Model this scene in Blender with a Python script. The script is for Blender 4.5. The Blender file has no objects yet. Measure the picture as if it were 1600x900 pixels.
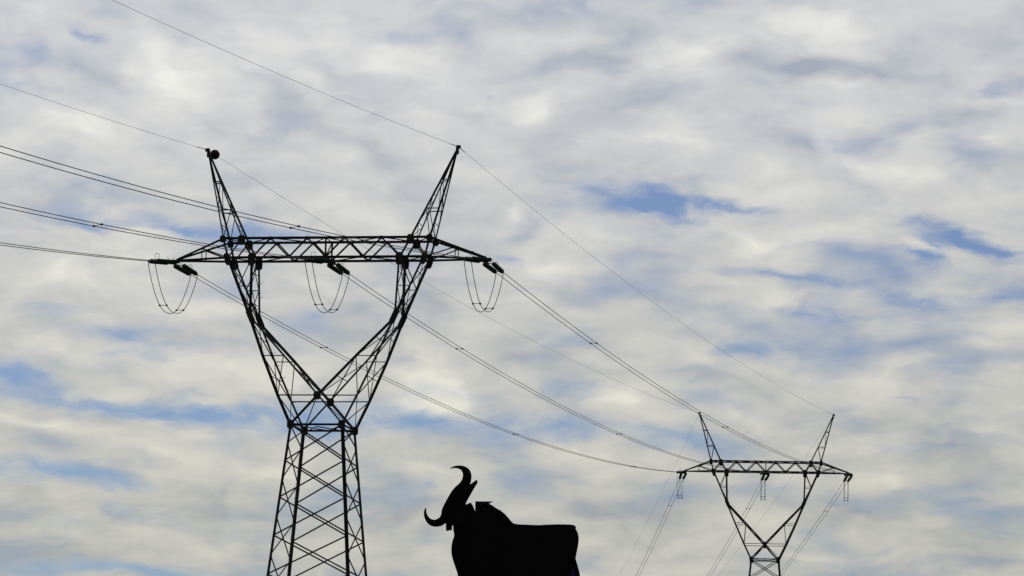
import bpy, math, random
from mathutils import Vector, Matrix
random.seed(7)
C = bpy.context.scene.collection
R = math.radians

# ------------------------------------------------------------------ camera
PITCH, ROLL, FPX = 0.157634, 0.0246626, 5078.07
CAM = Vector((0, 0, 1.6))
fw = Vector((0, math.cos(PITCH), math.sin(PITCH)))
up0 = Vector((0, -math.sin(PITCH), math.cos(PITCH)))
rt0 = Vector((1, 0, 0))
cr, sr = math.cos(ROLL), math.sin(ROLL)
rt = rt0 * cr + up0 * sr
up = up0 * cr - rt0 * sr
cd = bpy.data.cameras.new('camera'); cam = bpy.data.objects.new('camera', cd); C.objects.link(cam)
cd.sensor_width = 36; cd.lens = FPX * 36 / 1600
cd.clip_start = 0.5; cd.clip_end = 20000
cam.matrix_world = Matrix(((rt.x, up.x, -fw.x, CAM.x), (rt.y, up.y, -fw.y, CAM.y), (rt.z, up.z, -fw.z, CAM.z), (0, 0, 0, 1)))
bpy.context.scene.camera = cam

def pix_dir(px, py):
    """direction of a point of the sky (a bearing and height above the horizon)"""
    return (fw * FPX + rt * (px - 800) + up * (450 - py)).normalized()

# ------------------------------------------------------------------ exposure
vs = bpy.context.scene.view_settings
vs.view_transform = 'Standard'; vs.look = 'None'; vs.gamma = 1; vs.use_curve_mapping = False
vs.exposure = 0.0

# ------------------------------------------------------------------ sun behind the cloud, ahead of the camera
SUN_EL, SUN_AZ = R(38), R(-14)          # azimuth from +Y towards +X
sl = bpy.data.lights.new('sun', 'SUN'); so = bpy.data.objects.new('sun', sl); C.objects.link(so)
sl.energy = 0.6; sl.angle = R(14); sl.color = (1, .95, .86)
sd = Vector((math.sin(SUN_AZ) * math.cos(SUN_EL), math.cos(SUN_AZ) * math.cos(SUN_EL), math.sin(SUN_EL)))
so.rotation_euler = sd.to_track_quat('Z', 'Y').to_euler()
so.location = (0, 0, 60)

# ------------------------------------------------------------------ sky: Nishita blue behind a broken layer of altocumulus
W = bpy.data.worlds.new('World'); bpy.context.scene.world = W; W.use_nodes = True
nt = W.node_tree; nt.nodes.clear()
def nd(tree, typ, **kw):
    n = tree.nodes.new(typ)
    for k, v in kw.items(): setattr(n, k, v)
    return n
def lk(tree, a, b): tree.links.new(a, b)
def wm(op, a, b=None, c=None, clamp=False):
    n = nd(nt, 'ShaderNodeMath', operation=op); n.use_clamp = clamp
    for i, v in enumerate((a, b, c)):
        if v is None: continue
        if isinstance(v, (int, float)): n.inputs[i].default_value = v
        else: lk(nt, v, n.inputs[i])
    return n.outputs[0]
def comb(x, y, z=0.0):
    n = nd(nt, 'ShaderNodeCombineXYZ')
    for i, v in enumerate((x, y, z)):
        if isinstance(v, (int, float)): n.inputs[i].default_value = v
        else: lk(nt, v, n.inputs[i])
    return n.outputs[0]
def wnoise(vec, scale, detail=4, rough=.5, dist=0.0, color=False):
    n = nd(nt, 'ShaderNodeTexNoise'); n.inputs['Scale'].default_value = scale; n.inputs['Detail'].default_value = detail
    n.inputs['Roughness'].default_value = rough; n.inputs['Distortion'].default_value = dist
    lk(nt, vec, n.inputs['Vector']); return n.outputs['Color' if color else 'Fac']
def wmap(vec, loc=(0, 0, 0), rot=(0, 0, 0), sc=(1, 1, 1), typ='POINT'):
    n = nd(nt, 'ShaderNodeMapping', vector_type=typ); n.inputs['Location'].default_value = loc
    n.inputs['Rotation'].default_value = rot; n.inputs['Scale'].default_value = sc
    lk(nt, vec, n.inputs['Vector']); return n.outputs[0]
def vmath(op, a, b):
    n = nd(nt, 'ShaderNodeVectorMath', operation=op)
    for i, v in enumerate((a, b)):
        if isinstance(v, tuple): n.inputs[i].default_value = v
        else: lk(nt, v, n.inputs[i])
    return n.outputs[0]
def wramp(fac, stops, interp='EASE'):
    n = nd(nt, 'ShaderNodeValToRGB'); n.color_ramp.interpolation = interp
    e = n.color_ramp.elements
    while len(e) < len(stops): e.new(.5)
    for q, (p_, c_) in zip(e, stops):
        q.position = p_; q.color = tuple(c_) + (1,) if len(c_) == 3 else c_
    lk(nt, fac, n.inputs[0]); return n.outputs[0]
def wmix(f, a, b, typ='MIX'):
    n = nd(nt, 'ShaderNodeMix', data_type='RGBA', blend_type=typ)
    for i, v in ((0, f), (6, a), (7, b)):
        if isinstance(v, (int, float)): n.inputs[i].default_value = v
        elif isinstance(v, tuple): n.inputs[i].default_value = v + (1,)
        else: lk(nt, v, n.inputs[i])
    return n.outputs[2]

def lin(c): return tuple(((v/255 + .055)/1.055)**2.4 if v/255 > .04 else v/255/12.92 for v in c)

tc = nd(nt, 'ShaderNodeTexCoord')
sep = nd(nt, 'ShaderNodeSeparateXYZ'); lk(nt, tc.outputs['Generated'], sep.inputs[0])
dx, dy, dz = sep.outputs
az = wm('ARCTAN2', dx, dy)                       # bearing, radians
el = wm('ARCSINE', dz)                           # height above horizon, radians
elc = wm('MAXIMUM', dz, 0.0)
inv = wm('DIVIDE', 1.0, wm('ADD', elc, 0.10))
plane = comb(wm('MULTIPLY', dx, inv), wm('MULTIPLY', dy, inv))      # a flat cloud layer overhead
ae = comb(az, el)

def aepix(px, py):
    d = pix_dir(px, py); return math.atan2(d.x, d.y), math.asin(d.z)
PX = 1 / FPX
# ragged edges for the gaps
wcol = wnoise(wmap(ae, sc=(1, 1.8, 1)), 26, 4, .48, color=True)
warp = vmath('MULTIPLY', vmath('SUBTRACT', wcol, (.5, .5, .5)), (.040, .015, 0))
wcol2 = wnoise(wmap(ae, sc=(1, 2.4, 1)), 80, 3, .5, color=True)
warp2 = vmath('MULTIPLY', vmath('SUBTRACT', wcol2, (.5, .5, .5)), (.010, .004, 0))
aew = vmath('ADD', vmath('ADD', ae, warp), warp2)

def blobs(lst, base=None, gain_=1.0):
    tot = base
    gain = gain_
    for (px, py, rx, ry, rot, amp) in lst:
        a, e = aepix(px, py)
        v = wmap(aew, loc=(a, e, 0), rot=(0, 0, R(-rot) - ROLL), sc=(rx * PX, ry * PX, 1), typ='TEXTURE')
        g = nd(nt, 'ShaderNodeTexGradient', gradient_type='QUADRATIC_SPHERE'); lk(nt, v, g.inputs[0])
        t = wm('MULTIPLY', g.outputs['Fac'], amp * gain)
        tot = t if tot is None else wm('ADD', tot, t)
    return tot
# openings in the cloud: bearing/height given through the bearings of the photograph's features; rot clockwise
GAPS = [
 (1030, 326, 120, 30, 4, 1.5), (1070, 312, 220, 20, 5, .8), (1165, 318, 120, 20, 4, 1.0), (930, 305, 80, 20, 10, .6),
 (1520, 372, 130, 26, 16, 1.3), (1455, 404, 80, 18, 12, 1.0), (1560, 385, 90, 26, 5, .7), (1420, 345, 150, 40, 18, .55),
 (250, 352, 260, 26, 6, 1.0), (460, 372, 260, 24, 2, .8), (140, 342, 90, 22, 8, .8), (60, 345, 90, 16, 0, .4),
 (15, 595, 110, 50, 4, 1.1), (170, 640, 330, 34, 3, 1.1), (330, 655, 260, 42, 3, 1.1), (480, 655, 170, 50, 0, .9),
 (660, 662, 230, 42, 3, 1.1), (860, 668, 200, 34, 3, .9), (1070, 690, 220, 34, 3, .75), (60, 735, 210, 30, 5, 1.1), (160, 742, 150, 26, 5, .7),
 (185, 526, 90, 26, 4, .8), (140, 66, 60, 34, 25, .7), (52, 84, 60, 26, 0, .5), (480, 505, 60, 24, 5, .6), (390, 60, 120, 40, 30, .2),
 (1270, 490, 170, 26, 4, .65), (1440, 468, 130, 32, 6, .85), (1590, 466, 110, 24, 0, .8), (1170, 548, 120, 26, 8, .55),
 (1050, 320, 300, 60, 5, .3), (1490, 390, 280, 70, 12, .3), (1330, 480, 420, 60, 5, .22), (990, 330, 60, 26, 10, .5), (1470, 385, 60, 22, 20, .5),
 (200, 560, 120, 16, 3, .3), (350, 620, 200, 16, 2, .4), (860, 335, 60, 20, 10, .3),
 (1395, 622, 90, 18, 4, .6), (1385, 708, 110, 18, 2, .6), (1560, 140, 140, 24, 2, .6), (1250, 432, 260, 18, 3, .7), (1330, 400, 220, 30, 10, .4),
 (990, 64, 70, 28, -20, .45), (820, 408, 60, 14, 2, .6), (1215, 4, 60, 14, 0, .5), (250, 900, 620, 30, 0, 1.3), (1300, 240, 700, 200, 10, .12), (1250, 450, 700, 220, 8, .18), (1100, 620, 500, 60, 6, .15), (648, 756, 50, 20, 0, .5),
 (95, 480, 120, 20, 0, .25), (1530, 590, 200, 60, 0, .25), (1300, 560, 300, 60, 5, .3), (1520, 800, 200, 20, -4, .3), (1400, 540, 150, 30, 5, .25),
 (900, 540, 120, 30, 10, .25), (880, 610, 100, 30, 5, .3), (450, 160, 120, 40, 30, .2), (755, 150, 90, 26, -15, .35), (1040, 60, 120, 40, -15, .3)]
# thin, darker, bluish-grey undersides
GREY = [
 (1250, 105, 330, 34, 2, -1.0), (1380, 120, 200, 30, 4, -.5), (700, 170, 180, 26, 20, -.4), (330, 190, 120, 30, 30, -.5), (520, 110, 140, 26, 22, -.4), (1000, 165, 300, 46, -6, -.8), (980, 60, 160, 60, -20, -.9), (1580, 60, 120, 60, 0, -.7),
 (860, 110, 160, 40, -10, -.5), (1500, 175, 160, 40, 5, -.6), (1250, 230, 140, 40, 25, -.6), (880, 210, 120, 60, 0, -.4),
 (440, 160, 150, 60, 32, -.7), (120, 110, 120, 50, 20, -.5), (330, 15, 120, 40, 0, -.5), (640, 300, 150, 60, 20, -.45),
 (560, 220, 160, 40, 25, -.4), (540, 520, 160, 50, 5, -.5), (330, 790, 160, 60, 0, -.7), (60, 700, 140, 40, 0, -.3), (40, 870, 400, 50, 0, -.6),
 (620, 800, 200, 60, 0, -.45), (960, 800, 160, 80, 0, -.7), (1080, 800, 160, 60, 0, -.4), (1330, 800, 220, 50, 0, -.6), (1500, 720, 200, 60, 5, -.4),
 (1400, 660, 200, 50, 5, -.4), (1200, 620, 160, 30, 5, -.5), (1300, 730, 200, 30, 0, -.4), (700, 480, 160, 50, 15, -.5), (820, 560, 140, 40, 15, -.5),
 (1120, 590, 140, 30, 5, -.4), (20, 300, 80, 40, 0, -.2), (120, 590, 140, 30, 0, -.2), (1540, 860, 160, 60, 0, -.4), (700, 700, 200, 30, 0, -.2),
 (10, 780, 60, 60, 0, -.5), (800, 30, 200, 50, 0, -.3)]
LIGHT = [
 (668, 610, 90, 80, 10, 2.6), (845, 172, 120, 55, -15, .9), (1080, 85, 150, 46, -10, 1.0), (1290, 45, 130, 60, 10, .9),
 (270, 115, 130, 70, 30, .9), (110, 200, 160, 50, 10, .9), (20, 150, 100, 60, 0, .6), (600, 60, 240, 70, 15, .7), (640, 110, 160, 50, 10, .5),
 (1020, 215, 180, 30, -3, .7), (1300, 230, 150, 60, 20, .8), (1420, 270, 160, 46, 10, .7), (1540, 215, 120, 50, -10, .7), (1350, 180, 140, 40, 0, .4),
 (80, 430, 160, 46, 5, .8), (300, 480, 150, 60, 0, .5), (230, 440, 120, 40, 0, .4), (100, 560, 130, 26, 2, .7), (300, 570, 220, 50, 3, .8),
 (450, 580, 120, 60, 0, .5), (60, 670, 240, 26, 3, .9), (260, 710, 260, 30, 3, .8), (450, 740, 160, 30, 0, .5), (320, 690, 60, 20, 0, .4),
 (950, 360, 130, 36, 8, .8), (1180, 370, 160, 30, 10, .7), (880, 420, 130, 26, 0, .7), (1290, 370, 100, 30, 5, .5), (780, 340, 60, 40, 0, .6), (560, 340, 200, 40, 5, .3),
 (980, 630, 130, 40, 8, .8), (1160, 650, 120, 30, 8, .6), (1090, 560, 130, 40, 5, .4), (1550, 520, 160, 40, -4, .4), (1330, 590, 180, 24, 3, .5),
 (1560, 670, 120, 30, -3, .4), (900, 700, 120, 24, 5, .5), (690, 740, 160, 26, 3, .4), (1400, 750, 160, 30, 0, .35), (950, 760, 100, 30, 0, .3), (1270, 860, 120, 20, 0, .3)]

# procedural body of the layer
n_big = wnoise(wmap(plane, rot=(0, 0, R(12)), sc=(1.25, .5, 1)), 1.7, 6, .52, .25)
n_mid = wnoise(wmap(plane, loc=(3.1, 7.7, 0), rot=(0, 0, R(20)), sc=(1.6, .75, 1)), 4.6, 3.5, .48, .2)
n_el = wnoise(wmap(ae, loc=(1.3, 2.1, 0), rot=(0, 0, R(-14)), sc=(1, 2.3, 1)), 24, 3.5, .48, .3)
# a light smear from upper left to lower right across the high part
cover = wm('ADD', wm('MULTIPLY', wm('SUBTRACT', n_mid, .5), -1.2), wm('MULTIPLY', wm('SUBTRACT', n_el, .5), -1.6))
h01 = wm('MULTIPLY', wm('SUBTRACT', el, .09), 1 / .13, clamp=True)
n_row = wnoise(wmap(aew, loc=(5.3, .7, 0), rot=(0, 0, R(-4)), sc=(1, 3.1, 1)), 42, 3, .48, .1)      # low rows of flat puffs
n_dia = wnoise(wmap(aew, loc=(2.3, 4.7, 0), rot=(0, 0, R(-24)), sc=(1, 1.9, 1)), 36, 3, .45, .2)    # higher up, broader and slanting
rows = wm('ADD', wm('MULTIPLY', wm('SUBTRACT', n_row, .5), wm('SUBTRACT', 1.15, h01)), wm('MULTIPLY', wm('SUBTRACT', n_dia, .5), wm('MULTIPLY', h01, .9)))
cover = wm('MULTIPLY_ADD', rows, -1.25, cover)
cover = wm('MULTIPLY_ADD', h01, -.16, cover)
n_wisp = wnoise(wmap(aew, loc=(8.1, 1.9, 0), rot=(0, 0, R(-9)), sc=(1, 2.7, 1)), 95, 6, .6, .35)   # torn shreds
n_rip = wnoise(wmap(aew, loc=(.4, 9.3, 0), rot=(0, 0, R(-12)), sc=(1, 2.3, 1)), 70, 2, .45, .1)     # ripples
wisp = wm('SUBTRACT', n_wisp, .5)
holes = blobs(GAPS, None, 1.0)
holes = wm('MULTIPLY', holes, wm('MULTIPLY_ADD', wisp, 3.0, 1.32))
gap = wm('ADD', wm('MULTIPLY_ADD', wisp, -.22, cover), holes)
gap = wm('MULTIPLY', gap, .66)
gapf = wramp(gap, [(0, (0, 0, 0)), (.18, (.20, .20, .20)), (.5, (.62, .62, .62)), (1, (.97, .97, .97))], 'B_SPLINE')
bri = wm('ADD', wm('MULTIPLY', wm('SUBTRACT', n_el, .5), 1.7), wm('MULTIPLY', wm('SUBTRACT', n_mid, .5), .9))
bri = wm('ADD', bri, wm('MULTIPLY', wm('SUBTRACT', n_big, .5), .6))
bri = wm('MULTIPLY_ADD', rows, 1.9, bri)
bri = wm('MULTIPLY_ADD', wm('SUBTRACT', n_rip, .5), 1.35, bri)
bri = blobs(LIGHT, bri, 1.35)
bri = blobs(GREY, bri, 1.75)
bri = wm('ADD', bri, .1)
bri01 = wm('ADD', wm('MULTIPLY', bri, .33), .5, clamp=True)
cl_hi = wramp(bri01, [(.05, lin((166, 172, 184))), (.36, lin((190, 193, 198))), (.62, lin((209, 209, 209))), (1, lin((237, 237, 230)))], 'LINEAR')
cl_lo = wramp(bri01, [(.05, lin((156, 161, 168))), (.36, lin((181, 182, 177))), (.62, lin((200, 199, 190))), (1, lin((228, 224, 206)))], 'LINEAR')
cloud = wmix(h01, cl_lo, cl_hi)
# clouds are brighter towards the hidden sun and duller away from it
dp = nd(nt, 'ShaderNodeVectorMath', operation='DOT_PRODUCT'); lk(nt, tc.outputs['Generated'], dp.inputs[0]); dp.inputs[1].default_value = sd
fwd = wramp(wm('MULTIPLY', wm('ADD', dp.outputs['Value'], 1.0), .5), [(0.0, (.2,) * 3), (.5, (.3,) * 3), (.86, (.95,) * 3), (1, (1.1,) * 3)])
sky = nd(nt, 'ShaderNodeTexSky', sky_type='NISHITA', sun_disc=False)
sky.sun_elevation = SUN_EL; sky.sun_rotation = SUN_AZ; sky.air_density = 1.0; sky.dust_density = .6; sky.ozone_density = 3.0
SKY = .085
skyc = vmath('MULTIPLY', sky.outputs[0], (SKY * .33, SKY * .425, SKY * .615))
cloudc = wmix(1.0, cloud, fwd, 'MULTIPLY')
col = wmix(gapf, cloudc, skyc)
bg = nd(nt, 'ShaderNodeBackground'); lk(nt, col, bg.inputs[0]); bg.inputs[1].default_value = 1.0
out = nd(nt, 'ShaderNodeOutputWorld'); lk(nt, bg.outputs[0], out.inputs[0])

W.cycles.sampling_method = 'MANUAL'; W.cycles.sample_map_resolution = 256

# ------------------------------------------------------------------ materials
def material(name, base, rough=.6, metal=0.0, var=.3, scale=6, base2=None, bump=0.0, spec=.5):
    m = bpy.data.materials.new(name); m.use_nodes = True; t = m.node_tree
    b = t.nodes['Principled BSDF']; b.inputs['Roughness'].default_value = rough; b.inputs['Metallic'].default_value = metal
    b.inputs['Specular IOR Level'].default_value = spec
    n = nd(t, 'ShaderNodeTexNoise'); n.inputs['Scale'].default_value = scale; n.inputs['Detail'].default_value = 5
    co = nd(t, 'ShaderNodeTexCoord'); lk(t, co.outputs['Object'], n.inputs['Vector'])
    r = nd(t, 'ShaderNodeValToRGB'); lk(t, n.outputs['Fac'], r.inputs[0])
    c2 = base2 or tuple(v * (1 - var) for v in base)
    r.color_ramp.elements[0].position = .35; r.color_ramp.elements[0].color = c2 + (1,)
    r.color_ramp.elements[1].position = .65; r.color_ramp.elements[1].color = base + (1,)
    lk(t, r.outputs[0], b.inputs['Base Color'])
    if bump:
        bp = nd(t, 'ShaderNodeBump'); bp.inputs['Strength'].default_value = bump; lk(t, n.outputs['Fac'], bp.inputs['Height']); lk(t, bp.outputs[0], b.inputs['Normal'])
    return m
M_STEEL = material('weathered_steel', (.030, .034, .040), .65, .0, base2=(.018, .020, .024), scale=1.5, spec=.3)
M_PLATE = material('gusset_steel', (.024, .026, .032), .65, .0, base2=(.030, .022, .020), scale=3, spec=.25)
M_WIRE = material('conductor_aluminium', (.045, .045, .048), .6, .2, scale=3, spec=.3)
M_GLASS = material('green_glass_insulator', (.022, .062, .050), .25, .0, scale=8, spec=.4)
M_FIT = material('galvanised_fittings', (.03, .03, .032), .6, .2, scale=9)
M_BALL = material('red_marker_paint', (.030, .006, .006), .7, 0, base2=(.018, .005, .005), scale=3, spec=.2)
M_BULL = material('black_panel_paint', (.004, .004, .005), .85, 0, base2=(.003, .003, .0035), scale=.8, spec=.04)
M_BLUE = material('blue_black_sheet', (.03, .04, .24), .6, 0, scale=1, spec=.1)
M_CONC = material('footing_concrete', (.32, .31, .29), .9, 0, scale=5, bump=.2)

def ground_mat():
    m = bpy.data.materials.new('dry_grassland'); m.use_nodes = True; t = m.node_tree; b = t.nodes['Principled BSDF']
    b.inputs['Roughness'].default_value = .95
    co = nd(t, 'ShaderNodeTexCoord')
    a = nd(t, 'ShaderNodeTexNoise'); a.inputs['Scale'].default_value = .03; a.inputs['Detail'].default_value = 8; lk(t, co.outputs['Object'], a.inputs['Vector'])
    c = nd(t, 'ShaderNodeTexNoise'); c.inputs['Scale'].default_value = 3; c.inputs['Detail'].default_value = 8; lk(t, co.outputs['Object'], c.inputs['Vector'])
    r = nd(t, 'ShaderNodeValToRGB'); lk(t, a.outputs['Fac'], r.inputs[0])
    r.color_ramp.elements[0].position = .35; r.color_ramp.elements[0].color = (.05, .06, .025, 1)
    r.color_ramp.elements[1].position = .65; r.color_ramp.elements[1].color = (.14, .11, .06, 1)
    x = nd(t, 'ShaderNodeMix', data_type='RGBA', blend_type='MULTIPLY'); x.inputs[0].default_value = .6
    lk(t, r.outputs[0], x.inputs[6]); lk(t, c.outputs['Color'], x.inputs[7]); lk(t, x.outputs[2], b.inputs['Base Color'])
    bp = nd(t, 'ShaderNodeBump'); bp.inputs['Strength'].default_value = .6; lk(t, c.outputs['Fac'], bp.inputs['Height']); lk(t, bp.outputs[0], b.inputs['Normal'])
    return m
M_GROUND = ground_mat()

# ------------------------------------------------------------------ helpers
class MB:
    def __init__(s): s.v = []; s.f = []
    def add(s, vs_, fs_):
        o = len(s.v); s.v += [tuple(x) for x in vs_]; s.f += [tuple(i + o for i in f) for f in fs_]
    def sweep(s, a, b, prof, ref=None):
        a, b = Vector(a), Vector(b); d = (b - a)
        if d.length < 1e-5: return
        d.normalize(); r = Vector(ref) if ref is not None else Vector((0, 0, 1))
        if abs(d.dot(r.normalized())) > .97: r = Vector((0, 1, 0))
        x = r - d * r.dot(d); x.normalize(); y = d.cross(x)
        n = len(prof)
        vs_ = [p + x * q[0] + y * q[1] for p in (a, b) for q in prof]
        fs_ = [(i, (i + 1) % n, n + (i + 1) % n, n + i) for i in range(n)] + [tuple(reversed(range(n))), tuple(range(n, 2 * n))]
        s.add(vs_, fs_)
    def angle(s, a, b, w, ref=None, t=None):
        """an L-shaped steel section w wide"""
        t = t or max(.012, w * .14); h = w / 2
        s.sweep(a, b, [(-h, -h), (h, -h), (h, -h + t), (-h + t, -h + t), (-h + t, h), (-h, h)], ref)
    def rod(s, a, b, r, n=6, ref=None):
        s.sweep(a, b, [(r * math.cos(6.28318 * i / n), r * math.sin(6.28318 * i / n)) for i in range(n)], ref)
    def tube(s, pts, r, n=6):
        pts = [Vector(p) for p in pts]; N = len(pts); vs_ = []
        for i, p in enumerate(pts):
            d = (pts[min(i + 1, N - 1)] - pts[max(i - 1, 0)]).normalized()
            rf = Vector((0, 0, 1)) if abs(d.z) < .95 else Vector((0, 1, 0))
            x = (rf - d * rf.dot(d)).normalized(); y = d.cross(x)
            vs_ += [p + x * r * math.cos(6.28318 * k / n) + y * r * math.sin(6.28318 * k / n) for k in range(n)]
        fs_ = [(i * n + k, i * n + (k + 1) % n, (i + 1) * n + (k + 1) % n, (i + 1) * n + k) for i in range(N - 1) for k in range(n)]
        fs_ += [tuple(reversed(range(n))), tuple(range((N - 1) * n, N * n))]
        s.add(vs_, fs_)
    def lathe(s, a, d, prof, n=16):
        """prof: (distance along d, radius)"""
        a = Vector(a); d = Vector(d).normalized(); rf = Vector((0, 0, 1)) if abs(d.z) < .95 else Vector((0, 1, 0))
        x = (rf - d * rf.dot(d)).normalized(); y = d.cross(x); vs_ = []
        for (t, r) in prof:
            vs_ += [a + d * t + x * r * math.cos(6.28318 * k / n) + y * r * math.sin(6.28318 * k / n) for k in range(n)]
        N = len(prof)
        fs_ = [(i * n + k, i * n + (k + 1) % n, (i + 1) * n + (k + 1) % n, (i + 1) * n + k) for i in range(N - 1) for k in range(n)]
        fs_ += [tuple(reversed(range(n))), tuple(range((N - 1) * n, N * n))]
        s.add(vs_, fs_)
    def box(s, c, h, ax=((1, 0, 0), (0, 1, 0), (0, 0, 1))):
        c = Vector(c); X, Y, Z = [Vector(a) * k for a, k in zip(ax, h)]
        vs_ = [c + X * i + Y * j + Z * k for i in (-1, 1) for j in (-1, 1) for k in (-1, 1)]
        s.add(vs_, [(0, 1, 3, 2), (4, 6, 7, 5), (0, 4, 5, 1), (2, 3, 7, 6), (0, 2, 6, 4), (1, 5, 7, 3)])
    def prism(s, poly, thick, O, U, V, N):
        """poly of (u, v) in the plane O, U, V, given thickness along N"""
        n = len(poly)
        vs_ = [O + U * u + V * v + N * k for k in (-thick / 2, thick / 2) for (u, v) in poly]
        fs_ = [(i, (i + 1) % n, n + (i + 1) % n, n + i) for i in range(n)] + [tuple(reversed(range(n))), tuple(range(n, 2 * n))]
        s.add(vs_, fs_)
    def build(s, name, mat, parent=None, smooth=False):
        me = bpy.data.meshes.new(name); me.from_pydata(s.v, [], s.f); me.validate(); me.update()
        import bmesh
        bm = bmesh.new(); bm.from_mesh(me); bmesh.ops.recalc_face_normals(bm, faces=bm.faces); bm.to_mesh(me); bm.free()
        if smooth:
            for p in me.polygons: p.use_smooth = True
        me.materials.append(mat)
        o = bpy.data.objects.new(name, me); C.objects.link(o)
        if parent: o.parent = parent
        return o
def empty(name, loc, rz, label, cat, group=None):
    o = bpy.data.objects.new(name, None); C.objects.link(o); o.location = loc; o.rotation_euler = (0, 0, rz); o.empty_display_size = .3
    o['label'] = label; o['category'] = cat
    if group: o['group'] = group
    return o
def tag(o, label, cat, group=None):
    o['label'] = label; o['category'] = cat
    if group: o['group'] = group
    return o
def copy_tree(o, parent=None):
    c = o.copy(); C.objects.link(c); c.parent = parent
    for ch in list(o.children): copy_tree(ch, c)
    return c

# ------------------------------------------------------------------ the line: pylon sites
ZS = 22.328                                     # height of the waist above the foot
SITE = [(-79.22, -27.22, -.293, -.5733), (-10.466, 182.174, 0.0, -.18333), (28.309, 354.873, 6.319, -.0852), (20.668, 623.487, -6.375, .1512)]

# ------------------------------------------------------------------ ground
def gz(x, y):
    z = 0
    for (cx, cy, h, s_) in ((28.3, 354.9, 6.35, 70), (-79.2, -27.2, -.35, 30), (20.7, 623.5, -6.5, 90)):
        z += h * math.exp(-((x - cx)**2 + (y - cy)**2) / (2 * s_ * s_))
    r = math.hypot(x, y - 200)
    if r > 900: z += min(1, (r - 900) / 1500) * (8 * math.sin(x / 610.) + 7 * math.cos(y / 480. + 1))
    return z
g = MB(); NR, NA = 90, 96
g.v.append((0, 200, gz(0, 200)))
rad = [6 * (1.085 ** i) if i < 80 else 6 * (1.085 ** 80) * (1 + .35 * (i - 79)) for i in range(1, NR + 1)]
rad[-1] = 14000
for r_ in rad:
    for a_ in range(NA):
        x = r_ * math.cos(2 * math.pi * a_ / NA); y = 200 + r_ * math.sin(2 * math.pi * a_ / NA); g.v.append((x, y, gz(x, y)))
for a_ in range(NA): g.f.append((0, 1 + a_, 1 + (a_ + 1) % NA))
for i in range(NR - 1):
    for a_ in range(NA):
        p0 = 1 + i * NA + a_; p1 = 1 + i * NA + (a_ + 1) % NA; g.f.append((p0, p0 + NA, p1 + NA, p1))
go = g.build('ground', M_GROUND, smooth=True); go['kind'] = 'structure'

# ------------------------------------------------------------------ lattice pylon
ZA, XA = 16.042, 7.36
ZT, XTO, XTI, YT = 10.735, 6.011, 4.916, .796
ZB, XBO, XBI, YB = 9.634, 5.710, 4.294, .730
XTIP = (8.95, 9.15)
ZK, XK, YK = 6.142, 4.200, 1.011
ZM, XMO, XMI, YM = 3.914, 3.29, 2.10, 1.33
ZC, XCO, YC = 1.655, 2.29, 1.53
XW, YW, SLX, SLY = 1.5, 1.568, .09356, .09606
LV = [0, 2.045, 4.12, 6.262, 8.43, 10.85, 13.45, 16.2, 19.2, 22.2]

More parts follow.
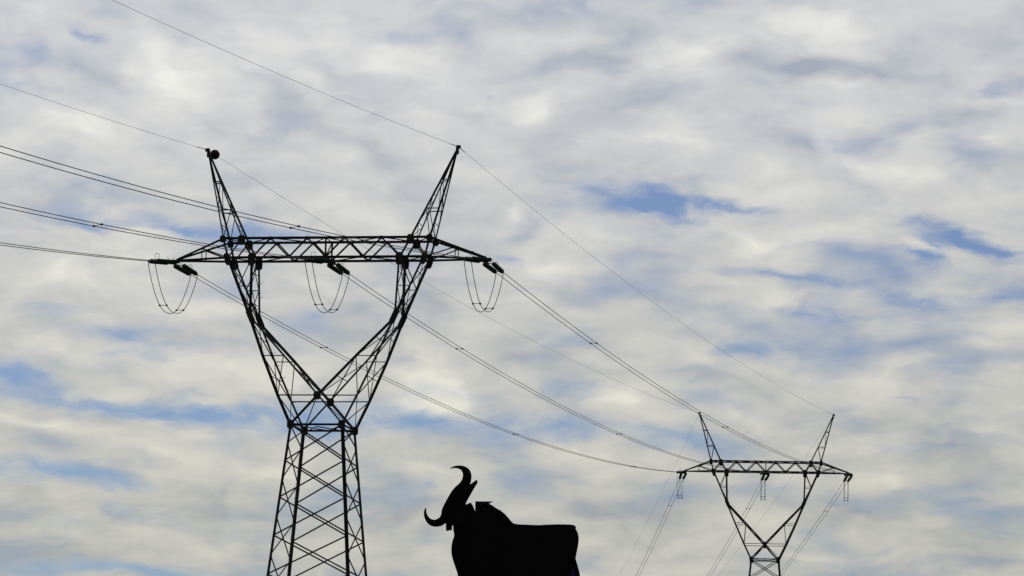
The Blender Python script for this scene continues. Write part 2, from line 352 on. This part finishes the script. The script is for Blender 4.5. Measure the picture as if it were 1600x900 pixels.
def lerp(a, b, t): return tuple(a[i] + (b[i] - a[i]) * t for i in range(3))
def make_pylon(label, group):
    root = empty('transmission_tower', (0, 0, 0), 0, label, 'pylon', group)
    U = ZS
    def P(x, y, z): return (x, y, z + U)
    def plate(x, f, y, z, w, h, parent, tilt=0, mat=M_PLATE):
        b = MB(); ct, st = math.cos(tilt), math.sin(tilt)
        poly = [(-w, -h * .6), (-w * .6, -h), (w * .6, -h), (w, -h * .6), (w, h * .6), (w * .6, h), (-w * .6, h), (-w, h * .6)]
        b.prism([(u * ct - v * st, u * st + v * ct) for u, v in poly], .02, Vector(P(x, f * (y + .06), z)), Vector((1, 0, 0)), Vector((0, 0, 1)), Vector((0, 1, 0)))
        b.build('gusset_plate', mat, parent)
    def bolts(a, b, side, parent):
        a, b = Vector(a), Vector(b); L = (b - a).length; n = int(L / .75)
        for i in range(n):
            p = a + (b - a) * ((i + .5) / n); m = MB()
            q = p + Vector(side) * .22; m.rod(p + Vector(side) * .05, q, .013, 5); m.rod(q, q + Vector((0, 0, .03)), .013, 5)
            m.build('step_bolt', M_STEEL, parent)
    # --- body below the waist
    br = MB()
    def leg(s, f, l): return P(s * (XW + SLX * l), f * (YW + SLY * l), -l)
    for i in range(len(LV) - 1):
        a, b = LV[i], LV[i + 1]
        for f in (-1, 1):
            br.angle(leg(-1, f, a), leg(1, f, b), .085, (0, f, 0)); br.angle(leg(1, f, a), leg(-1, f, b), .085, (0, f, 0))
        c0 = 0 if i == 0 else (LV[i - 1] + LV[i]) / 2; c1 = (a + b) / 2
        for s in (-1, 1):
            br.angle(leg(s, -1, c0), leg(s, 1, c1), .055, (s, 0, 0)); br.angle(leg(s, 1, c0), leg(s, -1, c1), .055, (s, 0, 0))
    for f in (-1, 1): br.angle(leg(-1, f, 0), leg(1, f, 0), .11, (0, f, 0))
    for s in (-1, 1): br.angle(leg(s, -1, 0), leg(s, 1, 0), .08, (s, 0, 0)); br.angle(leg(s, -1, 0), P(0, YW, 0), .055); br.angle(leg(s, 1, .12), P(0, -YW, -.12), .055)
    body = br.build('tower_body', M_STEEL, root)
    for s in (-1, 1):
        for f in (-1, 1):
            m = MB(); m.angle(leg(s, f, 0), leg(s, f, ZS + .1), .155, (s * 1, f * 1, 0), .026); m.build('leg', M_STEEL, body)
            plate(s * (XW - .03), f, YW, .0, .2, .24, body)
            m = MB(); p = leg(s, f, ZS); m.box((p[0], p[1], -.3), (.55, .55, .75)); m.build('footing', M_CONC, body)
    bolts(leg(-1, 1, .4), leg(-1, 1, ZS - 3), (-.8, .6, 0), body)
    # --- forked arms
    for s in (-1, 1):
        b = MB()
        def WN(f): return P(s * XW, f * YW, 0)
        def CO(f): return P(s * XCO, f * YC, ZC)
        def MO(f): return P(s * XMO, f * YM, ZM)
        def MI(f): return P(s * XMI, f * YM, ZM)
        def KN(f): return P(s * XK, f * YK, ZK)
        def CN(f): return P(0, f * YC, ZC)
        def WO(f): return P(-s * XW, f * YW, 0)
        def BO(f): return P(s * XBO, f * YB, ZB)
        def BI(f): return P(s * XBI, f * YB, ZB)
        ZU = (ZK + ZB) / 2 + .08; tu = (ZU - ZK) / (ZB - ZK)
        def UO(f): return lerp(KN(f), BO(f), tu)
        def UI(f): return lerp(KN(f), BI(f), tu)
        for f in (-1, 1):
            r = (0, f, 0)
            b.angle(MO(f), MI(f), .05, r); b.angle(CO(f), CN(f), .065, r); b.angle(MI(f), CO(f), .05, r)
            b.angle(UO(f), UI(f), .05, r); b.angle(BI(f), UO(f), .06, r); b.angle(lerp(KN(f), BI(f), .12), UO(f), .04, r)
        def xb(A, B, w, cross=True):
            # X bracing between the near and far member of a pair, with a strut across the middle
            b.angle(A(-1), B(1), w); b.angle(A(1), B(-1), w)
            if cross: b.angle(lerp(A(-1), B(-1), .5), lerp(A(1), B(1), .5), w)
        xb(WN, CO, .04, False); xb(CO, MO, .045); xb(MO, KN, .045)
        xb(KN, MI, .045); xb(MI, CN, .045)
        b.angle(CN(-1), WO(1), .045)
        xb(KN, UO, .04); xb(UO, BO, .04); xb(KN, UI, .04); xb(UI, BI, .04)
        b.angle(CO(-1), WN(1), .04)
        arm = b.build('forked_arm', M_STEEL, root)
        for f in (-1, 1):
            r = (s, f, 0)
            m = MB(); [m.angle(p, q, .125, r, .022) for p, q in ((WN(f), CO(f)), (CO(f), MO(f)), (MO(f), KN(f)), (KN(f), BO(f)))]
            m.build('outer_chord', M_STEEL, arm)
            m = MB(); [m.angle(p, q, w, r, .025) for p, q, w in ((KN(f), MI(f), .125), (MI(f), CN(f), .12), (CN(f), WO(f), .11))]
            m.build('inner_strut', M_STEEL, arm)
            m = MB(); m.angle(KN(f), BI(f), .12, r, .022); m.build('inner_chord', M_STEEL, arm)
            plate(s * (XK - .04), f, YK, ZK + .05, .17, .50, arm, s * -.42)
            plate(s * XBI, f, YB + .03, ZB - .12, .22, .36, arm); plate(s * XBO, f, YB + .03, ZB - .1, .18, .36, arm, s * -.3)
            if s > 0: plate(0, f, YC, ZC - .02, .21, .24, arm)
        if s < 0:
            bolts(lerp(WN(1), CO(1), .3), KN(1), (.9, .3, .3), arm); bolts(lerp(KN(1), BI(1), .05), BI(1), (1, 0, 0), arm)
    # --- cross arm
    b = MB()
    tz = ZT; tops = [-3.23, -1.08, 1.08, 3.23]; bots = [-XBI, -2.15, 0, 2.15, XBI]
    for f in (-1, 1):
        r = (0, f, 0)
        T = lambda x: P(x, f * YT, ZT); B_ = lambda x: P(x, f * YB, ZB)
        for i in range(4):
            b.angle(B_(bots[i]), T(tops[i]), .085, r); b.angle(T(tops[i]), B_(bots[i + 1]), .085, r)
        b.angle(B_(0), T(0), .09, r)
        for s in (-1, 1):
            b.angle(T(s * XTI), B_(s * XBI), .12, r); b.angle(T(s * XTO), B_(s * XBO), .12, r); b.angle(T(s * XTI), B_(s * XBO), .09, r)
            tip = P(s * XTIP[s > 0], f * .06, ZB - .05); h = lerp(T(s * XTO), tip, .45); k = lerp(B_(s * XBO), tip, .40)
            b.angle(h, (h[0], k[1], k[2]), .055, r); b.angle(h, B_(s * XBO), .07, r)
    # top and bottom planes
    seq = [-XTO, -XTI] + tops[:2] + [0] + tops[2:] + [XTI, XTO]
    for i in range(len(seq) - 1):
        f = 1 if i % 2 else -1
        b.angle(P(seq[i], f * YT, ZT), P(seq[i + 1], -f * YT, ZT), .06)
    for x in (-XTO, XTO, 0): b.angle(P(x, -YT, ZT), P(x, YT, ZT), .06)
    seq = [-XBO] + bots + [XBO]
    for i in range(len(seq) - 1):
        f = 1 if i % 2 else -1
        b.angle(P(seq[i], f * YB, ZB), P(seq[i + 1], -f * YB, ZB), .06)
        b.angle(P(seq[i], -YB, ZB), P(seq[i], YB, ZB), .05)
    b.angle(P(0, -YB, ZB), P(0, YT, ZT), .055)
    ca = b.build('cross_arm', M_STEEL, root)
    for f in (-1, 1):
        m = MB(); m.angle(P(-XTO, f * YT, ZT), P(XTO, f * YT, ZT), .13, (0, f, 0), .022); m.build('top_chord', M_STEEL, ca)
        m = MB()
        m.angle(P(-XTIP[0], f * .06, ZB - .05), P(-XBO, f * YB, ZB), .11, (0, f, 0)); m.angle(P(-XBO, f * YB, ZB), P(XBO, f * YB, ZB), .13, (0, f, 0), .022)
        m.angle(P(XBO, f * YB, ZB), P(XTIP[1], f * .06, ZB - .05), .11, (0, f, 0)); m.build('bottom_chord', M_STEEL, ca)
        for s in (-1, 1):
            m = MB(); m.angle(P(s * XTO, f * YT, ZT), P(s * XTIP[s > 0], f * .06, ZB), .12, (0, f, 0)); m.build('arm_tie', M_STEEL, ca)
            plate(s * XTO, f, YT, ZT - .05, .18, .2, ca); plate(s * XTI, f, YT, ZT - .12, .22, .28, ca)
        for x in tops: plate(x, f, YT, ZT - .03, .15, .11, ca)
        for x in (-2.15, 2.15, 0): plate(x, f, YB, ZB + .04, .16, .1, ca)
    for s in (-1, 1):
        m = MB(); m.box(P(s * (XTIP[s > 0] + .05), 0, ZB - .09), (.22, .14, .09)); m.build('tip_plate', M_PLATE, ca)
    m = MB(); m.box(P(0.1, 0, ZB - .13), (.14, YB + .1, .05)); m.build('hanger_beam', M_PLATE, ca)
    # --- earth wire peaks
    for s in (-1, 1):
        b = MB(); apx = P(s * XA, 0, ZA)
        def QO(f, t): return lerp(apx, P(s * XTO, f * YT, ZT), t)
        def QI(f, t): return lerp(apx, P(s * XTI, f * YT, ZT), t)
        for f in (-1, 1):
            r = (0, f, 0)
            for t in (.36, .68): b.angle(QO(f, t), QI(f, t), .06, r)
            b.angle(QI(f, .36), QO(f, .68), .04, r); b.angle(QI(f, .68), QO(f, 1), .045, r)
        for Q in (QO, QI):
            for t in (.2, .52, .84): b.angle(Q(-1, t), Q(1, t), .045)
            for t0, t1 in ((.2, .52), (.52, .84), (.84, 1)):
                b.angle(Q(-1, t0), Q(1, t1), .035)
                if Q is QI: b.angle(Q(1, t0), Q(-1, t1), .035)
        pk = b.build('earth_wire_peak', M_STEEL, root)
        for f in (-1, 1):
            m = MB(); m.angle(QO(f, .02), QO(f, 1), .088, (s, f, 0)); m.build('peak_chord', M_STEEL, pk)
            m = MB(); m.angle(QI(f, .02), QI(f, 1), .088, (s, f, 0)); m.build('peak_chord', M_STEEL, pk)
        m = MB(); m.box(P(s * XA, 0, ZA), (.12, .09, .09)); m.box(P(s * XA - s * .06, 0, ZA - .22), (.08, .07, .2)); m.build('peak_cap', M_PLATE, pk)
    return root

near = make_pylon('large near lattice pylon with forked arms and two horns, left of the black bull', 'lattice pylons carrying the power line')
far = copy_tree(near)
tag(far, 'smaller distant lattice pylon with forked arms, right of the black bull', 'pylon', 'lattice pylons carrying the power line')
back0 = copy_tree(near); tag(back0, 'lattice pylon standing beside the viewpoint before the near pylon', 'pylon', 'lattice pylons carrying the power line')
back3 = copy_tree(near); tag(back3, 'lattice pylon farthest away, beyond the smaller distant pylon', 'pylon', 'lattice pylons carrying the power line')
for o, st in zip((back0, near, far, back3), SITE):
    o.location = st[:3]; o.rotation_euler = (0, 0, st[3])

# ------------------------------------------------------------------ wires, insulators, jumpers
def at(site, x, y, z):
    px, py, pz, yw = SITE[site]; c, s = math.cos(yw), math.sin(yw)
    return Vector((x * c - y * s + px, x * s + y * c + py, z + ZS + pz))
XATT = {'L': -8.99, 'M': 0.1, 'R': 9.15}
SAG = {(0, 'L'): 7.19, (0, 'M'): 6.80, (0, 'R'): 6.92, (0, 'GL'): 4.30, (0, 'GR'): 4.15,
       (1, 'L'): 2.59, (1, 'M'): 2.61, (1, 'R'): 2.06, (1, 'GL'): 1.41, (1, 'GR'): 1.345,
       (2, 'L'): 3.93, (2, 'M'): 4.24, (2, 'R'): 4.25, (2, 'GL'): 2.13, (2, 'GR'): 2.20}
ZATT, LS = 9.418, 3.046
WHICH = {'L': 'left tip', 'M': 'middle', 'R': 'right tip'}
TN = ['unseen pylon', 'near pylon', 'distant pylon', 'farthest pylon']

def insulator_set(A, d, site, ph, incoming):
    """double tension string from A along d; returns the two clamp points"""
    side = Vector((d.y, -d.x, 0)).normalized(); upv = side.cross(d)
    if upv.z < 0: upv = -upv
    way = 'left' if site == 1 else 'left towards near pylon'
    if not incoming: way = 'right and away' if site == 1 else 'downwards'
    root = empty('insulator_set', A, 0, 'green insulator pair at %s of %s, pulling %s' % (WHICH[ph], TN[site], way), 'insulators', 'double insulator strings on the pylons')
    inv_ = Matrix.Translation(-A)
    def L_(p): return p - A
    m = MB(); m.rod((0, 0, 0), d * .22, .03); m.build('link', M_FIT, root)
    o1, o2 = .265, .21
    m = MB(); m.prism([(-.30, -.04), (.30, -.04), (.26, .07), (-.26, .07)], .03, d * .24, side, d, upv); m.build('yoke_plate', M_FIT, root)
    for k in (-1, 1):
        st = d * .32 + side * k * o1; dd = (d * (LS - .28) + side * k * o2 - st).normalized(); LL = 2.42; nD = 15; prof = [(0, .03)]
        for i in range(nD):
            t = .04 + i * LL / nD; h = LL / nD
            prof += [(t, .05), (t + .02, .055), (t + h * .38, .13), (t + h * .52, .14), (t + h * .60, .125), (t + h * .62, .04), (t + h * .98, .035)]
        m = MB(); m.lathe(st, dd, prof, 14); m.build('insulator_string', M_GLASS, root, smooth=False)
    e = LS - .28
    m = MB(); m.prism([(-.26, -.06), (.26, -.06), (.24, .06), (-.24, .06)], .03, d * (e + .02), side, d, upv); m.build('yoke_plate', M_FIT, root)
    clamps = []
    for k in (-1, 1):
        c = d * LS + side * k * o2; clamps.append(A + c)
        m = MB(); m.rod(d * (e + .04) + side * k * o2, c + d * .12, .035); m.rod(c, c - Vector((0, 0, .22)) + d * -.02, .028); m.build('dead_end_clamp', M_FIT, root)
    # arcing horn: a racket-shaped rod over the live end and two prongs at the arm end
    m = MB(); base = d * (e - .02)
    pts = [base + side * (.12) * (1 if i < 1 else 1) for i in range(1)]
    W_, H_ = .17, .34
    loop = [(.10, 0), (.12, .10), (.21, .22), (.22, .31), (.14, .37), (0, .385), (-.14, .37), (-.22, .31), (-.21, .22), (-.12, .10), (-.10, 0)]
    m.tube([base - d * .38 + Vector((0, 0, .05)) + d * u * 2.0 * .75 + Vector((0, 0, v * 1.05)) for u, v in loop], .013, 5)
    m.build('arcing_horn', M_FIT, root)
    m = MB()
    for k in (-1, 1): m.tube([d * .3, d * .34 + side * k * .1 + Vector((0, 0, .12)), d * (.5) + side * k * .22 + Vector((0, 0, .34))], .011, 5)
    m.build('arcing_prong', M_FIT, root)
    return clamps

def catenary(a, b, s, n=72, t0=0.0, t1=1.0):
    out_ = []
    for i in range(n + 1):
        t = t0 + (t1 - t0) * i / n; p = a + (b - a) * t; p.z -= 4 * s * t * (1 - t); out_.append(p)
    return out_
def spacer(p, q, r=.02):
    m = MB(); m.rod(p, q, r * .8); d = (q - p).normalized()
    for c in (p, q): m.lathe(c - d * .055, d, [(0, .03), (.02, .06), (.09, .06), (.11, .03)], 8)
    return m

clampA = {}; clampB = {}
R_COND, R_EARTH = .020, .009
SPN = {(0, 'L'): None}
def near_pix(pts, px):   # index of the curve point whose bearing is that of the photographed spacer
    best = 0; bd = 1e9
    for i, p in enumerate(pts):
        v = p - CAM; w = v.dot(fw)
        if w < 5: continue
        u = 800 + FPX * v.dot(rt) / w
        if abs(u - px) < bd: bd = abs(u - px); best = i
    return best
SPACERS = {(0, 'R'): [452, -500], (0, 'M'): [148, -600], (0, 'L'): [-400], (1, 'R'): [923, 1129], (1, 'M'): [712, 964, 1160], (1, 'L'): [500, 801, 987], (2, 'L'): [1043.6], (2, 'M'): [1166], (2, 'R'): [1287.5]}
SPAN = ['from left picture edge to %s of near pylon', 'from %s of near pylon to distant pylon', 'dropping left from %s of distant pylon']
for sp in range(3):
    for ph in 'LMR':
        A = at(sp, XATT[ph], .35, ZATT); B = at(sp + 1, XATT[ph], -.35, ZATT); s = SAG[sp, ph]; d = B - A; L = d.length
        tA = (d / L + Vector((0, 0, -4 * s / L))).normalized(); tB = (-d / L + Vector((0, 0, -4 * s / L))).normalized()
        cA = insulator_set(A, tA, sp, ph, False); cB = insulator_set(B, tB, sp + 1, ph, True)
        cB = [cB[1], cB[0]]
        clampA[sp, ph] = cA; clampB[sp + 1, ph] = cB
        a0 = (cA[0] + cA[1]) / 2; b0 = (cB[0] + cB[1]) / 2; s2 = s * ((b0 - a0).length / L) ** 2
        root = empty('twin_conductor', a0, 0, 'twin cables with spacers ' + SPAN[sp] % WHICH[ph], 'power cables', 'twin conductor cables of the power line')
        lines = []
        for k in (0, 1):
            pts = catenary(cA[k], cB[k], s2 * (1 + (.012 - .024 * k) * (sp == 0)), 400); lines.append(pts)
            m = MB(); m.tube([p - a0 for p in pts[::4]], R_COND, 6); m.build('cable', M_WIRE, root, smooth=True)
        for px in SPACERS[sp, ph]:
            i = near_pix(lines[0], px); m = spacer(lines[0][i] - a0, lines[1][i] - a0); m.build('spacer', M_FIT, root)
    for k, x, nm in (('GL', -1, 'left'), ('GR', 1, 'right')):
        A = at(sp, x * XA, 0, ZA); B = at(sp + 1, x * XA, 0, ZA); s = SAG[sp, k]
        lab = ['thin single wire from upper picture edge to %s horn of near pylon', 'thin single wire from %s horn of near pylon to distant pylon', 'very faint thin wire dropping left from %s horn of distant pylon'][sp] % nm
        root = empty('earth_wire', A, 0, lab, 'earth wire', 'thin earth wires of the power line')
        pts = catenary(A, B, s, 100); m = MB(); m.tube([p - A for p in pts], R_EARTH, 5); m.build('cable', M_WIRE, root, smooth=True)
        L = (B - A).length
        for e_, sgn in ((0, 1), (1, -1)):        # armour rods by the clamps
            c = [p - A for p in catenary(A, B, s, 4, e_ + sgn * .3 / L, e_ + sgn * 1.5 / L)]
            m = MB(); m.tube(c, .022, 6); m.build('armour_rod', M_FIT, root)
        if sp == 1 and k == 'GL':
            t = 1.35 / L; p = A + (B - A) * t; p.z -= 4 * s * t * (1 - t); BALL = p

for site in (1, 2):
    for ph in 'LMR':
        a = clampB[site, ph]; b = clampA[site, ph]
        o = (a[0] + a[1]) / 2
        root = empty('jumper_loop', o, 0, 'paired jumper cables hanging looped under %s of %s' % (WHICH[ph], TN[site]), 'jumper cables', 'hanging jumper loops under the cross arms')
        ls = []
        for k in (0, 1):
            p0 = a[k] + Vector((0, 0, -.2)); p1 = b[k] + Vector((0, 0, -.2)); D = 2.42
            pts = []
            for i in range(41):
                t = i / 40; p = p0 + (p1 - p0) * t; p.z -= D * (1 - abs(2 * t - 1) ** 2.25); pts.append(p)
            ls.append(pts); m = MB(); m.tube([p - o for p in pts], R_COND, 6); m.build('cable', M_WIRE, root, smooth=True)
        for i in (12, 28): spacer(ls[0][i] - o, ls[1][i] - o).build('spacer', M_FIT, root)

# ------------------------------------------------------------------ warning ball on the earth wire
rb = empty('marker_ball', BALL, 0, 'dark red aviation marker ball beside the left horn tip of the near pylon', 'marker ball')
n_, vs_, fs_ = 20, [], []
for half in (1, -1):
    m = MB(); prof = []
    for i in range(11):
        a = math.pi / 2 * i / 10; prof.append((math.sin(a) * .285, max(.004, .285 * math.cos(a))))
    m.lathe((0, 0, half * .003), (0, 0, half), prof, 24); m.build('half_shell', M_BALL, rb, smooth=True)
m = MB(); m.lathe((0, 0, -.02), (0, 0, 1), [(0, .288), (0, .30), (.04, .30), (.04, .288)], 24); m.build('flange', M_BALL, rb)

# ------------------------------------------------------------------ the bull silhouette board
BY, PHI = 124.0, R(57)
Ud = Vector((math.cos(PHI), math.sin(PHI), 0)); Nd = Vector((-math.sin(PHI), math.cos(PHI), 0)); Vd = Vector((0, 0, 1))
B0 = Vector((0.2, BY, 0)); B0.z = gz(B0.x, B0.y)
def onboard(pts, off):
    """outline points of the silhouette laid out on the board's own plane, offset off along its normal"""
    O = B0 + Nd * off; r_ = []
    for (px, py) in pts:
        d = pix_dir(px, py); t = (O - CAM).dot(Nd) / d.dot(Nd); p = CAM + d * t - O; r_.append((p.dot(Ud), p.z))
    return r_
def z7(l): return [(650 + x / 7.5, 715 + y / 7.5) for x, y in l]
def z5(l): return [(640 + x / 4.736, 710 + y / 4.736) for x, y in l]
def z9(l): return [(840 + x / 9., 800 + y / 9.) for x, y in l]
def smooth(pts, keep=.0):
    """Catmull-Rom through the points"""
    n = len(pts); o = []
    for i in range(n):
        p0, p1, p2, p3 = pts[i - 1], pts[i], pts[(i + 1) % n], pts[(i + 2) % n]
        L = math.dist(p1, p2); k = max(1, min(5, int(L / 2.2)))
        for j in range(k):
            t = j / k
            o.append(tuple(.5 * ((2 * p1[c]) + (-p0[c] + p2[c]) * t + (2 * p0[c] - 5 * p1[c] + 4 * p2[c] - p3[c]) * t * t + (-p0[c] + 3 * p1[c] - 3 * p2[c] + p3[c]) * t ** 3) for c in (0, 1)))
    return o
head = z7([(398, 130), (420, 115), (455, 98), (500, 92), (550, 98), (590, 115), (620, 142), (637, 175), (644, 215), (640, 265), (628, 310), (600, 380), (585, 450),
           (575, 520), (600, 640), (600, 760), (470, 800), (352, 768), (310, 792), (260, 808), (210, 808), (165, 790), (130, 755), (108, 710), (98, 665), (101, 625), (117, 590),
           (113, 625), (122, 660), (145, 700), (180, 723), (225, 728), (265, 712), (290, 690), (302, 660), (308, 615), (330, 560), (360, 505), (390, 450), (430, 385), (480, 330), (520, 295), (545, 255), (556, 215), (552, 175), (538, 150), (510, 132), (470, 123), (430, 124)])
ear = z7([(600, 335), (622, 322), (655, 302), (690, 276), (712, 262), (718, 285), (710, 308), (680, 355), (640, 425), (600, 495), (574, 545), (530, 560), (500, 440)])
neckp = z7([(520, 600), (545, 580), (578, 556), (600, 545), (640, 528), (660, 560), (677, 600), (688, 634), (700, 760), (560, 800), (500, 700)])
snout = z7([(345, 740), (355, 768), (357, 860), (415, 850), (419, 800), (436, 768), (460, 700), (400, 680)])
should = z7([(690, 800), (697, 640), (700, 512), (903, 514), (850, 540), (860, 700), (850, 800)])
bodyl = z7([(600, 640), (697, 625), (740, 560), (800, 535), (850, 541), (885, 560), (930, 590)]) + z5([(690, 432), (730, 474), (760, 507), (800, 517), (870, 520), (950, 523), (1010, 520), (1100, 517)]) \
    + z9([(420, 176), (490, 181), (522, 196), (531, 215), (528, 240), (550, 280), (566, 335), (569, 400), (560, 470), (545, 550), (525, 650)]) \
    + [(896.5, 878), (890.5, 902), (887, 940), (889, 985), (884, 1030), (878, 1070), (874, 1115), (877, 1160), (874, 1196), (881, 1228), (866, 1228), (864, 1180), (866, 1130), (860, 1080), (852, 1040), (846, 1020),
       (820, 1010), (790, 1012), (762, 1005), (748, 1020), (744, 1070), (741, 1120), (743, 1170), (740, 1205), (746, 1226), (732, 1226), (730, 1180), (729, 1130), (727, 1070), (722, 1010), (718, 960), (717.5, 925)] \
    + z5([(362, 900), (345, 840), (328, 790), (316, 740), (314, 690), (322, 640), (335, 600), (330, 570), (327, 540), (335, 510), (400, 480)])
leg2 = [(830, 1000), (862, 1000), (858, 1060), (850, 1110), (852, 1160), (849, 1195), (855, 1222), (841, 1222), (839, 1180), (841, 1130), (838, 1070)]
leg3 = [(752, 1000), (782, 1000), (772, 1060), (767, 1110), (769, 1160), (766, 1200), (772, 1220), (757, 1220), (757, 1170), (756, 1110), (757, 1050)]
tail = z9([(500, 600), (527, 652), (550, 730), (590, 890)]) + [(909, 930), (912, 980), (914, 1040), (916, 1090), (910, 1100), (908, 1050), (906, 990), (902, 940), (900.5, 905), (898, 890), (896.8, 884), (890, 865)]
blue = z9([(440, 740), (540, 760), (560, 900)]) + [(903, 940), (900, 990), (885, 990), (880, 930), (882, 890)]
def tall(pts): return [(x, y if y < 1010 else 1010 + (y - 1010) * 1.36) for x, y in pts]     # legs reach the ground
bodyl, leg2, leg3 = tall(bodyl), tall(leg2), tall(leg3)
bull = empty('bull_sign', B0, 0, 'huge black flat bull silhouette board with curved horns standing between the pylons', 'bull sign')
def panel(name, pts, off, thick, mat=M_BULL, sm=True):
    poly = onboard(smooth(pts) if sm else pts, off); m = MB()
    m.prism(poly, thick, Nd * off, Ud, Vd, Nd); return m.build(name, mat, bull)
panel('body_panel', bodyl, 0, .06)
panel('head_panel', head, -.14, .05)
panel('ear_panel', ear, -.09, .04, sm=False)
panel('neck_panel', neckp, .10, .04, sm=False)
panel('muzzle_panel', snout, -.05, .04, sm=False)
panel('shoulder_panel', should, .17, .04, sm=False)
panel('leg_panel', leg2, .12, .05); panel('leg_panel', leg3, .12, .05)
panel('tail_panel', tail, .12, .04)
panel('backing_sheet', blue, .24, .03, M_BLUE, sm=False)
# little cleat on the shoulder line
cl = onboard([(778.5, 797), (780.5, 797), (780.5, 800), (778.5, 800)], .0)
m = MB(); m.prism(cl, .12, Vector((0, 0, 0)), Ud, Vd, Nd); m.build('lifting_lug', M_BULL, bull)
# steel trestles that prop the board from behind
ucen = onboard([(800, 900)], 0)[0][0]
for k, (u, top) in enumerate(((-1.6, 6.6), (.2, 7.4), (1.9, 7.4), (3.4, 6.6))):
    m = MB(); base = Ud * (ucen + u); q = Nd * 1.1
    a0 = base + Nd * .28; t0 = base + Nd * .28 + Vd * top; a1 = base + q; t1 = base + Nd * .6 + Vd * top
    m.angle(a0, t0, .12); m.angle(a1, t1, .12)
    n = 8
    for i in range(n):
        p = a0 + (t0 - a0) * i / n; q_ = a1 + (t1 - a1) * (i + 1) / n; m.angle(p, q_, .06)
        m.angle(a1 + (t1 - a1) * i / n, a0 + (t0 - a0) * (i + 1) / n, .06)
    m.build('support_trestle', M_STEEL, bull)
